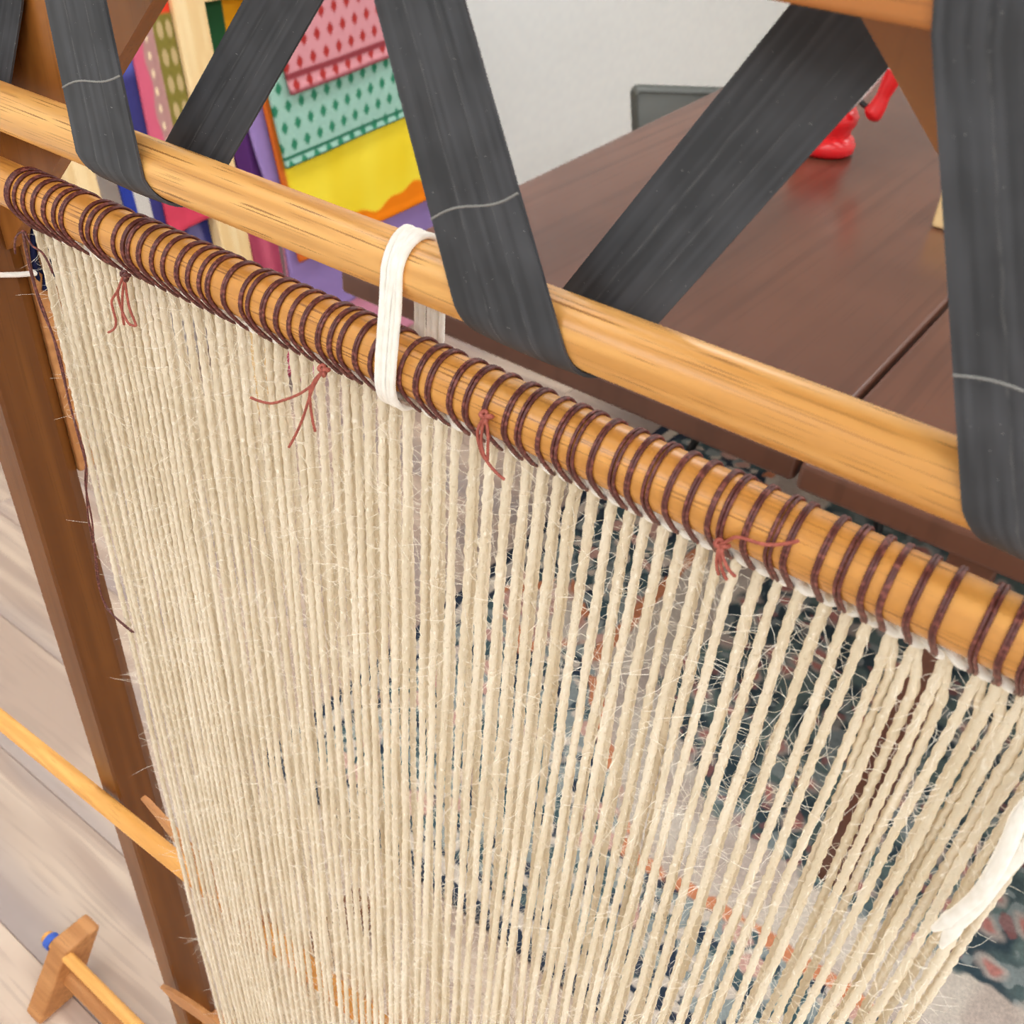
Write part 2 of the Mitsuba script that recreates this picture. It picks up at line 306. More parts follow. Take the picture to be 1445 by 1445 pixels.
t = thing('plastic_chair', 'grey plastic chair with a rimmed backrest at the far left end of the dark table', 'chair')
o = np.array([-1.55, 2.75]); u = np.array([0.73, 0.68]); w = np.array([-0.68, 0.73])     # along the back, and behind it
def chair_slab(s0, s1, z0, z1, d0, d1, r, lean=0.10):
    s = m3.Manifold.sphere(r, 12); pts = []
    for a in (s0 + r, s1 - r):
        for z in (z0 + r, z1 - r):
            ins = 0.022 * (0.632 - z) / 0.14
            aa = a + (ins if a < 0.2 else -ins)
            for d in (d0 + r, d1 - r):
                q = o + u * aa + w * (d - lean * (0.632 - z)); pts.append(s.translate((q[0], q[1], z)))
    return m3.Manifold.batch_hull(pts)
back = chair_slab(0, 0.44, 0.480, 0.632, -0.024, 0.024, 0.0235)
part(t, 'backrest', chair_slab(0.012, 0.428, 0.492, 0.622, -0.012, 0.016, 0.0135), 'mat_grey_plastic', smooth=45)
rim = back - chair_slab(0.016, 0.424, 0.496, 0.616, -0.05, 0.05, 0.012)
part(t, 'rim', rim, 'mat_grey_rim', smooth=45, label='darker raised rim')
for a in (0.05, 0.39):
    q = o + u * a + w * (-0.05)
    part(t, 'rivet', trimesh.creation.icosphere(2, 0.008).apply_translation((q[0] - w[0] * -.027, q[1] - w[1] * -.027, 0.505)), 'mat_steel', smooth=True)
sq = [o + u * a + w * d for a in (0.02, 0.42) for d in (-0.44, -0.03)]
s = m3.Manifold.sphere(0.012, 10)
part(t, 'seat', m3.Manifold.batch_hull([s.translate((q[0], q[1], 0.37 + dz)) for q in sq for dz in (0, .012)]), 'mat_grey_plastic', smooth=45)
for a in (0.04, 0.40):
    q0, q1 = o + u * a + w * (-0.03), o + u * a + w * (-0.02)
    part(t, 'leg', tube(spline([(q0[0] + w[0] * .03, q0[1] + w[1] * .03, 0.0), (q0[0], q0[1], .36), (q0[0] - w[0] * -.004, q0[1] - w[1] * -.004, .50)], 14), 0.011, 12), 'mat_steel', smooth=60)
    q = o + u * a + w * (-0.42)
    part(t, 'leg', tube([(q[0] - w[0] * .03, q[1] - w[1] * .03, 0.0), (q[0], q[1], .365)], 0.011, 12), 'mat_steel', smooth=60)

t = thing('metal_stool', 'black metal stool legs on the rug, seen under the front edge of the dark table', 'stool')
sx, sy = -0.575, 2.22
part(t, 'seat', lathe([(0, .44), (.17, .44), (.18, .45), (.18, .465), (.17, .475), (0, .475)], 32, (sx, sy, 0)), 'mat_black', smooth=40)
for ax, ay in ((-.2, -.17), (.2, -.17), (-.2, .17), (.2, .17)):
    part(t, 'leg', tube([(sx + ax * 1.25, sy + ay * 1.25, 0.0165), (sx + ax * .7, sy + ay * .7, .442)], 0.011, 10), 'mat_black', smooth=60)

# ------------------------------------------------------------------ textile rack at the left wall
def rackX(z): return -1.80 - 0.12 * np.asarray(z)
def lean_box(y0, y1, z0, z1, d0, d1, r=0.004):
    s = m3.Manifold.sphere(r, 8)
    return m3.Manifold.batch_hull([s.translate((float(rackX(z)) + d, y, z)) for y in (y0 + r, y1 - r) for z in (z0 + r, z1 - r) for d in (d0 + r, d1 - r)])
t = thing('display_rack', 'leaning pale pine rack that carries the coloured woven cloths at the wall', 'rack')
for y0 in (1.405, 1.095, 2.235):
    part(t, 'leg', lean_box(y0, y0 + (.082 if y0 == 1.405 else .045), 0.0, 1.72, -0.056, (-0.03 if y0 == 2.235 else 0.033 if y0 == 1.405 else .03)), 'mat_pine', smooth=40)
for z0 in (0.955, 1.25, 1.6):
    part(t, 'rail', lean_box(1.06, 2.33, z0, z0 + .045, -0.090, -0.0565), 'mat_pine', smooth=40)
part(t, 'rail', lean_box(1.488, 2.234, 0.945, 0.985, 0.0, 0.020), 'mat_pine', smooth=40)

def fnoise(s, t, k=0):
    return np.sin(s * 7.1 + k) * 0.5 + np.sin(t * 5.3 + 2 * k + s * 3) * 0.3 + np.sin(s * 17 + t * 3 + k) * 0.2
def cloth(name, corners, off, color, label, cat='cloth', thick=0.007, n=(70, 70), wob=0.006, k=0.0, edge=0.0, parent=None, group=None):
    "corners: (Y, z) top left, top right, bottom right, bottom left, hanging along the rack; s runs along, t down"
    tl, tr, br, bl = [np.asarray(c, float) for c in corners]
    s, t = np.meshgrid(np.linspace(0, 1, n[0]), np.linspace(0, 1, n[1]), indexing='ij')
    yz = (tl * ((1 - s) * (1 - t))[..., None] + tr * (s * (1 - t))[..., None] + br * (s * t)[..., None] + bl * ((1 - s) * t)[..., None])
    yz[..., 1] += edge * np.sin(s * 9 + k) * t; yz[..., 0] += edge * np.sin(t * 8 + k) * (1 - s)
    x = rackX(yz[..., 1]) + off + wob * fnoise(s, t, k) * (0.3 + 0.7 * t)
    roll = thick * np.exp(-((t - 0.985) / 0.02) ** 2) * 0.6
    F = np.stack([x + thick / 2 + roll, yz[..., 0], yz[..., 1]], -1); B = np.stack([x - thick / 2, yz[..., 0], yz[..., 1]], -1)
    col = np.asarray(color(s, t, yz[..., 0], yz[..., 1]), float); col = np.broadcast_to(col, F.shape)
    N0, N1 = n; id = np.arange(N0 * N1).reshape(n)
    q = np.stack([id[:-1, :-1], id[1:, :-1], id[1:, 1:], id[:-1, 1:]], -1).reshape(-1, 4)
    ring = np.r_[id[:, 0], id[-1, 1:], id[-2::-1, -1], id[0, -2:0:-1]]
    V = np.vstack([F.reshape(-1, 3), B.reshape(-1, 3)]); M = N0 * N1
    side = np.stack([ring, np.roll(ring, -1), np.roll(ring, -1) + M, ring + M], 1)
    f = np.vstack([q[:, ::-1], q + M, side]); f = np.vstack([f[:, [0, 1, 2]], f[:, [0, 2, 3]]])
    cc = np.vstack([col.reshape(-1, 3)] * 2)
    return single(name, (V, f), 'mat_vertex_cloth', label, cat, smooth=True, color=cc, group=group)
def lerp(a, b, t): t = np.asarray(t)[..., None]; return np.asarray(a) * (1 - t) + np.asarray(b) * t
def sst(a, b, x): t = np.clip((x - a) / (b - a), 0, 1); return t * t * (3 - 2 * t)
def plain(c, amp=0.08):
    return lambda s, t, y, z: np.asarray(S(*c)) * (1 + amp * fnoise(s * 2, t * 2, 1.3))[..., None]
def leaves(bg, fg, hem, py=0.043, pz=0.043):
    def fn(s, t, y, z):
        zz = z - 0.115 * (y - 1.6); row = np.floor(zz / pz); yy = y / py + 0.5 * (row % 2)
        a = np.abs((yy % 1) - .5) / 0.27; b = np.abs((zz / pz % 1) - .5) / 0.36
        m = sst(1.15, 0.75, a ** 1.3 + b)
        c = lerp(S(*bg), S(*fg), m)
        c = lerp(c, S(*hem), sst(0.905, 0.915, t) * sst(0.945, 0.935, t)); c = lerp(c, S(*hem), 0.8 * sst(0.975, 0.99, t))
        return c
    return fn
TOP = 1.25
cloth('woven_cloth', [(1.58, TOP), (2.30, TOP), (2.27, 0.792), (1.66, 0.742)], 0.060, leaves((206, 142, 150), (164, 48, 46), (140, 58, 66)), 'rose pink cloth with small red leaf motifs, above the green one', n=(150, 120), k=.4, wob=.004)
cloth('woven_cloth', [(1.595, .86), (2.30, .86), (2.30, 0.633), (1.620, 0.582)], 0.046, leaves((150, 190, 176), (46, 124, 92), (44, 110, 86)), 'pale green cloth with small dark green leaf motifs, between the rose and the yellow one', n=(150, 120), k=1.4, wob=.004)
def dyed(s, t, y, z):
    zb = 0.395 + 0.065 * (y - 1.688) + 0.012 * np.sin(y * 22) + 0.006 * np.sin(y * 61) + .02 * sst(1.9, 1.75, y)
    c = lerp(S(246, 224, 66), S(238, 210, 42), 0.5 + 0.5 * fnoise(s * 3, t * 3, 2.0))
    return lerp(lerp(c, S(236, 128, 16), sst(0.004, -0.004, z - zb)), S(206, 104, 40), sst(0.03, 0.022, s))
cloth('woven_cloth', [(1.588, 0.84), (2.31, 0.84), (2.34, 0.385), (1.628, 0.345)], 0.030, dyed, 'bright yellow cloth dip-dyed orange along its lower edge, below the green one', n=(110, 130), k=2.0)
cloth('woven_cloth', [(1.556, 0.78), (2.31, 0.78), (2.38, 0.22), (1.620, 0.17)], 0.014, plain((150, 126, 186)), 'lilac purple cloth hanging under the yellow and orange one', k=3.1, edge=.01)
cloth('woven_cloth', [(1.62, 0.45), (2.15, 0.45), (2.06, 0.008), (1.60, 0.012)], -0.006, plain((222, 150, 178)), 'plain candy pink cloth reaching down to the floor below the lilac one', k=4.2, wob=.002)
cloth('woven_cloth', [(1.505, 0.76), (1.60, 0.76), (1.60, 0.55), (1.515, 0.55)], 0.001, plain((84, 44, 104)), 'dark purple cloth edge between the pine leg and the lilac cloth', k=5.0)
cloth('woven_cloth', [(1.50, 0.54), (1.59, 0.54), (1.60, 0.05), (1.53, 0.05)], 0.002, lambda s, t, y, z: lerp(S(196, 92, 116), S(164, 66, 92), 0.5 + 0.5 * np.sin(s * 9)), 'dusty rose cloth in folds right of the pine leg, left of the lilac one', k=5.6)
cloth('woven_cloth', [(1.493, 1.2), (1.66, 1.2), (1.64, 0.80), (1.493, 0.80)], -0.016, lambda s, t, y, z: lerp(S(34, 78, 46), S(214, 150, 26), sst(0.46, 0.50, s)), 'bottle green and amber cloth right beside the upper pine leg', k=6.1, wob=.002)
def motif(s, t, y, z):
    base = lerp(S(206, 96, 122), S(178, 134, 130), sst(0.22, 0.30, s + 0.03 * np.sin(z * 60)))
    dots = sst(0.30, 0.20, np.hypot((s - 0.36) / 0.16, ((z / 0.034) % 1 - .5)))
    base = lerp(base, S(232, 208, 176), dots)
    ol = sst(0.53, 0.58, s) * sst(0.725, 0.735, z + 0.1 * (s - .5))
    base = lerp(base, S(126, 116, 52), ol)
    d2 = sst(0.40, 0.25, np.hypot(((s / 0.20) % 1 - .5), ((z / 0.052) % 1 - .5))) * ol
    base = lerp(base, S(196, 172, 128), d2 * 0.8)
    d3 = sst(0.36, 0.24, np.hypot(((s / 0.17) % 1 - .5), ((z / 0.03 + .5 * (np.floor(s / .17) % 2)) % 1 - .5))) * (1 - ol) * sst(0.45, 0.5, s)
    base = lerp(base, S(132, 72, 66), d3 * 0.8)
    base = lerp(base, S(200, 64, 88), sst(0.60, 0.57, z))
    return lerp(base, S(226, 62, 40), sst(0.935, 0.945, z))
cloth('woven_cloth', [(1.302, 1.15), (1.402, 1.15), (1.402, 0.520), (1.283, 0.506)], 0.018, motif, 'rose red cloth with beige leaves and an olive panel, left of the pine leg', n=(80, 160), k=.9, wob=.004)
cloth('woven_cloth', [(1.305, 0.62), (1.402, 0.62), (1.402, 0.375), (1.305, 0.37)], 0.002, lambda s, t, y, z: lerp(S(44, 46, 104), S(104, 100, 146), sst(0.30, 0.16, np.hypot(s - .55, (t - .62) * 1.2))) , 'navy cloth with a pale round motif below the rose red one', k=2.7)
def stripes(s, t, y, z):
    c = lerp(S(44, 60, 150), S(196, 192, 186), sst(0.27, 0.30, s)); c = lerp(c, S(58, 56, 116), sst(0.60, 0.64, s))
    c = c * (1 + 0.25 * np.sin(s * 190 + np.sin(t * 9)))[..., None]
    return lerp(c, S(96, 104, 186), sst(0.10, 0.03, t))
cloth('woven_cloth', [(1.19, 0.872), (1.295, 0.872), (1.292, 0.42), (1.20, 0.42)], 0.010, stripes, 'blue, grey and navy striped cloth at the left end, beside the rose red one', k=3.3, n=(90, 60), wob=.003)
cloth('woven_cloth', [(1.18, 1.05), (1.298, 1.05), (1.30, 0.80), (1.19, 0.80)], 0.000, plain((88, 46, 92)), 'plum purple cloth above the blue striped one', k=1.9)

# ------------------------------------------------------------------ loom frame
t = thing('loom', 'orange brown wooden upright tapestry loom frame with corner braces', 'loom')
PX, PY0, PY1 = -0.58, 0.258, 0.301
def post(xi, sgn, name):
    prof = np.array([(0, PY0 + .002), (-.002, PY0), (-.044, PY0), (-.046, PY0 + .002), (-.046, PY1 - .002), (-.044, PY1), (-.011, PY1), (0, PY1 - .0115)])
    pts = [(xi + sgn * a, y, z) for a, y in prof for z in (0.0, 1.47)]
    return hull(pts)
def post_(xi, sgn):
    # narrow front face as in the picture: 30 mm wide, 43 mm deep, back inner edge chamfered
    prof = np.array([(0, PY0 + .002), (-.002, PY0), (-.028, PY0), (-.030, PY0 + .002), (-.030, PY1 - .002), (-.028, PY1), (-.010, PY1), (0, PY1 - .0115)])
    return hull([(xi + sgn * a, y, z) for a, y in prof for z in (0.0, 1.382)])
XR_ = 0.125
part(t, 'post', post_(PX, 1), 'mat_frame_wood')
part(t, 'post', post_(XR_, -1), 'mat_frame_wood')
part(t, 'top_beam', rbox(PX - .045, XR_ + .045, PY0, PY1, 1.382, 1.470, 0.002), 'mat_beam_wood', smooth=40)
GY0, GY1 = 0.2875, 0.2965
part(t, 'brace', fix(prism([(PX + .0005, 1.165), (PX + .0005, 1.3815), (-0.345, 1.3815)], GY0, GY1)), 'mat_brace_wood')
part(t, 'brace', fix(prism([(-0.100, 1.3815), (XR_ - .0005, 1.3815), (XR_ - .0005, 1.165)], GY0, GY1)), 'mat_brace_wood')
for xi in (PX - .03, XR_):
    part(t, 'foot', rbox(xi - .006, xi + .036, 0.302, 0.57, 0.0, 0.075, 0.004), 'mat_frame_wood', smooth=40)
part(t, 'slat', rbox(-0.66, -0.5865, 0.3015, 0.318, 0.987, 1.37, 0.0015), 'mat_sword_wood', smooth=40, label='pale flat slat behind the left post')
part(t, 'bottom_beam', rbox(PX, XR_, PY0 + .002, PY1 - .002, 0.12, 0.19, 0.002), 'mat_beam_wood', smooth=40)

# ------------------------------------------------------------------ the two dowels
UY, UZ, UR = 0.2604, 1.2735, 0.0114
LY, LZ, LR = 0.2580, 1.2338, 0.0116
single('tension_dowel', rod((-0.572, UY, UZ), (0.115, UY, UZ), UR, 56), 'mat_dowel_wood', 'thick polished light oak dowel held in the turns of black rubber strip', 'dowel', smooth=40)
single('warp_dowel', rod((-0.572, LY, LZ), (0.115, LY, LZ), LR, 56), 'mat_warp_dowel_wood', 'polished oak dowel lashed with dark red cord at the top of the warp', 'dowel', smooth=40)

# ------------------------------------------------------------------ rubber strip
# each turn: front run down, half turn under the dowel, back run up; (left x, right x) at four stations
ZT, ZB = 1.382, UZ
turns = [dict(ft=(-.606, -.572), fb=(-.580, -.540), bb=(-.547, -.507), bt=(-.512, -.4755)),
         dict(ft=(-.4285, -.390), fb=(-.414, -.368), bb=(-.389, -.348), bt=(-.3156, -.279)),
         dict(ft=(-.2485, -.2117), fb=(-.198, -.152), bb=(-.174, -.1356), bt=(-.1163, -.078)),
         dict(ft=(-.068, -.031), fb=(-.0218, .020), bb=(.006, .046), bt=(.060, .097))]
G = 0.0011
st = []       # (y, z, ny, nz, xl, xr)
for k, q in enumerate(turns):
    yb, yf = PY1 + G, PY0 - G
    if k == 1: st0, st = st, []      # the outermost turn is a piece of its own, its end tucked up under the beam
    ye = 0.2857 if k in (0, 3) else yb   # the end turns stay in front of the corner braces
    if k > 1:   # over the beam from the previous back run
        st += [(yb, 1.470, .7, .7, *[a + .3 * (b - a) for a, b in zip(turns[k - 1]['bt'], q['ft'])]), (yb - .01, 1.470 + G, 0, 1, *[a + .45 * (b - a) for a, b in zip(turns[k - 1]['bt'], q['ft'])]),
               (yf + .01, 1.470 + G, 0, 1, *[a + .6 * (b - a) for a, b in zip(turns[k - 1]['bt'], q['ft'])])]
    st += [(yf, 1.470, -.7, .7, q['ft'][0] - .02, q['ft'][1] - .02), (yf, 1.45, -1, 0, q['ft'][0] - .016, q['ft'][1] - .016), (yf, ZT, -1, 0, *q['ft'])]
    for s_ in np.linspace(0.1, 0.97, 10):   # straight pull down to the dowel front
        st.append((yf + (UY - UR - G - yf) * s_, ZT + (ZB - ZT) * s_, -1, 0, *[a + s_ * (b - a) for a, b in zip(q['ft'], q['fb'])]))
    for a in np.linspace(0, np.pi, 19):
        s_ = a / np.pi
        st.append((UY - (UR + G) * np.cos(a), UZ - (UR + G) * np.sin(a), -np.cos(a), -np.sin(a), *[u_ + s_ * (v_ - u_) for u_, v_ in zip(q['fb'], q['bb'])]))
    for s_ in np.linspace(0.05, 1.0, 10):
        y_ = UY + UR + G + (ye - UY - UR - G) * s_ if k in (1, 2) else min(UY + UR + G + (yb - UY - UR - G) * s_, ye)
        if k in (0, 3) and s_ > 0.95: s_ = 0.985
        st.append((y_, ZB + (ZT - ZB) * s_, 1, 0, *[a + s_ * (b - a) for a, b in zip(q['bb'], q['bt'])]))
st, st0 = np.array(st), np.array(st0)
def ribbon(st, th=0.0013, na=9):
    N = len(st); u = np.linspace(0, 1, na)
    X = st[:, 4:5] * (1 - u) + st[:, 5:6] * u
    nn = st[:, 2:4] / np.linalg.norm(st[:, 2:4], axis=1, keepdims=True)
    bow = 0.0006 * (1 - (2 * u - 1) ** 2)
    def surf(h):
        return np.stack([X, st[:, 0:1] + nn[:, 0:1] * (h + bow), st[:, 1:2] + nn[:, 1:2] * (h + bow)], -1)
    L = np.r_[0, np.cumsum(np.linalg.norm(np.diff(st[:, :2], axis=0), axis=1))] / 0.035
    O, I = surf(th / 2), surf(-th / 2)
    id = np.arange(N * na).reshape(N, na)
    q = np.stack([id[:-1, :-1], id[1:, :-1], id[1:, 1:], id[:-1, 1:]], -1).reshape(-1, 4)
    uv0 = np.stack([np.broadcast_to(u, (N, na)), np.broadcast_to(L[:, None], (N, na))], -1).reshape(-1, 2)
    V = [O.reshape(-1, 3), I.reshape(-1, 3)]; uv = [uv0, uv0]; f = [q, q[:, ::-1] + N * na]; base = 2 * N * na
    for c in (0, na - 1):
        V += [O[:, c], I[:, c]]; uv += [uv0.reshape(N, na, 2)[:, c]] * 2
        i = np.arange(N - 1); s_ = np.stack([base + i, base + N + i, base + N + i + 1, base + i + 1], 1)
        f.append(s_ if c == 0 else s_[:, ::-1]); base += 2 * N
    return (np.vstack(V), np.vstack(f)), np.vstack(uv)
t = thing('rubber_strip', 'wide matte black rubber strip wound in slanting turns around the upper dowel and top beam', 'rubber strip')
rm, ruv = ribbon(st)
part(t, 'band', rm, 'mat_rubber', smooth=True, uv=ruv)
rm, ruv = ribbon(st0)
part(t, 'band', rm, 'mat_rubber', smooth=True, uv=ruv)
for q, zl, zr in ((turns[1], 1.2996, 1.3129), (turns[2], 1.2999, 1.3180), (turns[3], 1.3078, 1.312)):
    pts = []
    for u_ in np.linspace(0, 1, 14):
        z_ = zl + (zr - zl) * u_ + 0.0012 * math.sin(u_ * 6.0)
        s_ = (ZT - z_) / (ZT - ZB)
        x_ = (q['ft'][0] + s_ * (q['fb'][0] - q['ft'][0])) * (1 - u_) + (q['ft'][1] + s_ * (q['fb'][1] - q['ft'][1])) * u_
        y_ = PY0 - G + (UY - UR - PY0) * s_ - 0.00065 - 0.0006 * (1 - (2 * u_ - 1) ** 2)
        pts.append((x_, y_, z_))
    part(t, 'seam_line', tube(pts, 0.00042, 6), 'mat_rubber_seam', smooth=60, label='thin pale moulding line across the strip')

# ------------------------------------------------------------------ lashing cord
lash = [-0.502, -0.4965, -0.492, -0.4858, -0.4836, -0.4818, -0.4768, -0.4695, -0.4611, -0.4522, -0.444, -0.4382, -0.4224, -0.4175, -0.4114, -0.3986, -0.3917, -0.3881, -0.3803, -0.3712, -0.3637, -0.354, -0.3467, -0.3392, -0.3336, -0.3235, -0.3127, -0.3083, -0.2996, -0.2914, -0.2839, -0.2764, -0.2671, -0.2611, -0.2556, -0.2471, -0.2388, -0.2347, -0.224, -0.2157, -0.2097, -0.199, -0.1916, -0.1833, -0.1736, -0.1675, -0.1588, -0.1518, -0.1449, -0.1369, -0.128, -0.1218, -0.1149, -0.1073, -0.0993, -0.0918, -0.0872, -0.0792, -0.0713, -0.0661, -0.0562, -0.0491, -0.0419, -0.0364, -0.0284, -0.0209, -0.0097, -0.0029, 0.0029, 0.011, 0.019, 0.027]
lash = [x + 0.0014 + 0.045 * max(0, x + 0.1) for x in lash if x > -0.4845]
t_lash = thing('lashing_cord', 'dark red waxed cord wound round the lower dowel, lashing the warp to it', 'cord')
EZ = LZ - LR - 0.0042          # edge cord of the warp, right under the dowel
def lash_loop(x, dx, r=0.00066):
    a = np.linspace(0, 2 * np.pi, 40, endpoint=False)
    rr = LR + r + 0.0001
    y = LY - rr * np.cos(a); z = LZ + rr * np.sin(a)
    low = np.clip(-np.sin(a), 0, 1)
    z = z - 0.0058 * low ** 3; y = LY + (y - LY) * (1 - 0.25 * low ** 3)
    X = x + dx - 0.0003 * np.clip(np.sin(a), 0, 1) + 0.004 * low ** 2 * np.clip(np.cos(a) + .3, 0, 1)
    return np.stack([X, y, z], -1)
for i, x in enumerate(lash):
    single_ = rng.random() < 0.22
    sp = 0.00062
    m = [tube(lash_loop(x - sp, rng.normal(0, .0002)), 0.00066, 8, closed=True), tube(lash_loop(x + sp, rng.normal(0, .0002)), 0.00066, 8, closed=True)]
    part(t_lash, 'loop', cat_(m), 'mat_cord', smooth=60)
def knot(x, y, z, r, seed):
    g = np.random.default_rng(seed); a = np.linspace(0, 2 * np.pi, 60)
    P = np.stack([x + r * (np.sin(a) + 1.2 * np.sin(2 * a)) * .5, y + r * .5 * np.sin(3 * a), z + r * (np.cos(a) - 1.2 * np.cos(2 * a)) * .5], -1)
    return P
Yk = 0.2438
def tail_pts(pts): return [(x, Yk - 0.0008 * (1 - abs(2 * i / max(len(pts) - 1, 1) - 1)), z) for i, (x, z) in enumerate(pts)]
knots = [((-.3893, 1.2236), [[(-.3900, 1.2238), (-.3965, 1.2143), (-.4032, 1.2048), (-.4032, 1.1973), (-.4127, 1.1863)], [(-.3896, 1.2225), (-.3901, 1.2093), (-.3868, 1.1995), (-.3912, 1.1985), (-.3960, 1.2040), (-.3975, 1.2110), (-.3950, 1.2165)], [(-.3896, 1.2225), (-.3935, 1.2120), (-.3962, 1.2030), (-.3975, 1.1960)]]),
         ((-.2618, 1.2236), [[(-.2625, 1.2232), (-.2690, 1.2139), (-.2866, 1.1998), (-.2980, 1.1935), (-.3091, 1.1915)], [(-.2625, 1.2228), (-.2683, 1.2125), (-.2765, 1.1933), (-.2868, 1.1751)], [(-.2625, 1.2228), (-.2699, 1.2084), (-.2690, 1.1912)]]),
         ((-.1794, 1.2366), [[(-.1796, 1.2361), (-.1805, 1.2272), (-.1782, 1.2204), (-.1746, 1.2166), (-.1692, 1.2140)], [(-.1790, 1.2364), (-.1770, 1.2274), (-.1774, 1.2191)], [(-.1798, 1.2364), (-.1822, 1.2290), (-.1800, 1.2215), (-.1785, 1.2190)]]),
         ((-.0830, 1.2288), [[(-.0838, 1.2290), (-.0814, 1.2323), (-.0784, 1.2359), (-.0703, 1.2375), (-.0629, 1.2415), (-.0600, 1.2439)], [(-.0836, 1.2285), (-.0810, 1.2220), (-.0785, 1.2174)], [(-.0829, 1.2285), (-.0792, 1.2231), (-.0760, 1.2203)], [(-.0836, 1.2285), (-.0830, 1.2235), (-.0815, 1.2180)]])]
for i, ((x, z), tails) in enumerate(knots):
    k = part(t_lash, 'knot', tube(knot(x, Yk + .0006, z, 0.0021, i), 0.00085, 7), 'mat_cord_tail' if i else 'mat_cord', smooth=60, label='small paler knot with loose ends')
    for pts in tails:
        part(k, 'tail', tube(spline(tail_pts(pts), 36), 0.00062, 7), 'mat_cord_tail', smooth=60)
Ye = 0.2435
for pts in ([(-.4700, 1.2222), (-.4725, 1.1989), (-.4714, 1.1815), (-.4660, 1.1627), (-.4661, 1.1366), (-.4661, 1.1089), (-.4650, 1.0850), (-.4737, 1.0549), (-.4791, 1.0302), (-.4817, .9998), (-.4874, .9656), (-.4779, .9520), (-.4594, .9487)],
            [(-.4690, 1.2222), (-.4712, 1.1931), (-.4678, 1.1746), (-.4642, 1.1506), (-.4665, 1.1228), (-.4638, 1.0905), (-.4724, 1.0609), (-.4743, 1.0383), (-.4797, 1.0127), (-.4877, .9718), (-.4848, .9543), (-.4691, .9510), (-.4576, .9499)],
            [(-.4680, 1.2222), (-.4639, 1.2157), (-.4576, 1.2150), (-.4512, 1.2054)], [(-.470, 1.2215), (-.4790, 1.2150), (-.4830, 1.2060)]):
    part(t_lash, 'loose_end', tube(spline([(x, Ye, z) for x, z in pts], 90), 0.00055, 6), 'mat_cord', smooth=60)

# ------------------------------------------------------------------ warp
t_warp = thing('warp', 'cream wool warp strung vertically on the loom from the lashed dowel', 'warp yarns')
ZROD = 0.655
YR = 0.00172
WZ0 = 0.196
def strand(x, layer, d, seed):
    g = np.random.default_rng(seed)
    z = np.arange(EZ + 0.0015, WZ0, -0.0019); n = len(z); k = 8
    f_ = np.clip((EZ - z) / (EZ - ZROD), 0, 1)
    tight = 0.35 if x > -0.03 else 1.0
    sep = 0.0018 * tight + (0.0113 - 0.0018 * tight) * f_ ** 1.3
    y = 0.2585 - 0.0110 * f_ + layer * sep
    blend = np.clip((EZ - z) / 0.02, 0, 1)
    wob = np.interp(z, np.linspace(WZ0, EZ + .01, 34)[::1], g.normal(0, 0.00028, 34))
    wob2 = np.interp(z, np.linspace(WZ0, EZ + .01, 14), g.normal(0, 0.0006, 14)) * np.clip((EZ - z) / .1, 0, 1)
    X = x * (1 - 0.048 * f_ ** 1.2) + d * blend + wob + wob2
    P = np.stack([X, y, z], -1)
    th = np.arange(k) * 2 * np.pi / k
    ph = 2 * np.pi * z / 0.0150 + g.random() * 6
    sl = 1 + np.interp(z, np.linspace(WZ0, EZ + .01, 110), g.normal(0, 0.06, 110))
    r = YR * sl[:, None] * (1 + 0.13 * np.cos(2 * th[None] + ph[:, None] * 2)) + g.normal(0, 0.00010, (n, k))
    return tube(P, r, k), P
mids = [(a + b) / 2 for a, b in zip(lash[1:-1], lash[2:])]
xs = []
last = -9
for a, b in zip(lash[:-1], lash[1:]):
    if b - a > 0.0125: xs += [a + (b - a) * .3, a + (b - a) * .75]
    else: xs.append((a + b) / 2)
# even out: keep strands at least 5.6 mm apart
out = []
for x in xs:
    if not out or x - out[-1] > 0.0050: out.append(x)
xs = [x for x in out if x < 0.0302]
paths = []
for i, x in enumerate(xs):
    d_back = 0.007 * x - 0.0003 if x < -0.03 else 0.0048
    for layer, d in ((-1, 0.0), (1, d_back)):
        m, P = strand(x, layer, d + rng.normal(0, .0005), 100 + 2 * i + (layer > 0))
        part(t_warp, 'strand', m, 'mat_yarn', smooth=True)
        paths.append(P)
# twined white edge cord
n = int((0.036 + 0.476) / 0.0012); ex = np.linspace(-0.476, 0.034, n)
for ph in (0, np.pi):
    a = 2 * np.pi * ex / 0.0145 + ph
    part(t_warp, 'edge_cord', tube(np.stack([ex, LY + 0.0018 * np.cos(a), EZ + 0.0016 * np.sin(a)], -1), 0.0018, 8), 'mat_cotton', smooth=60, label='white twined edge cord')
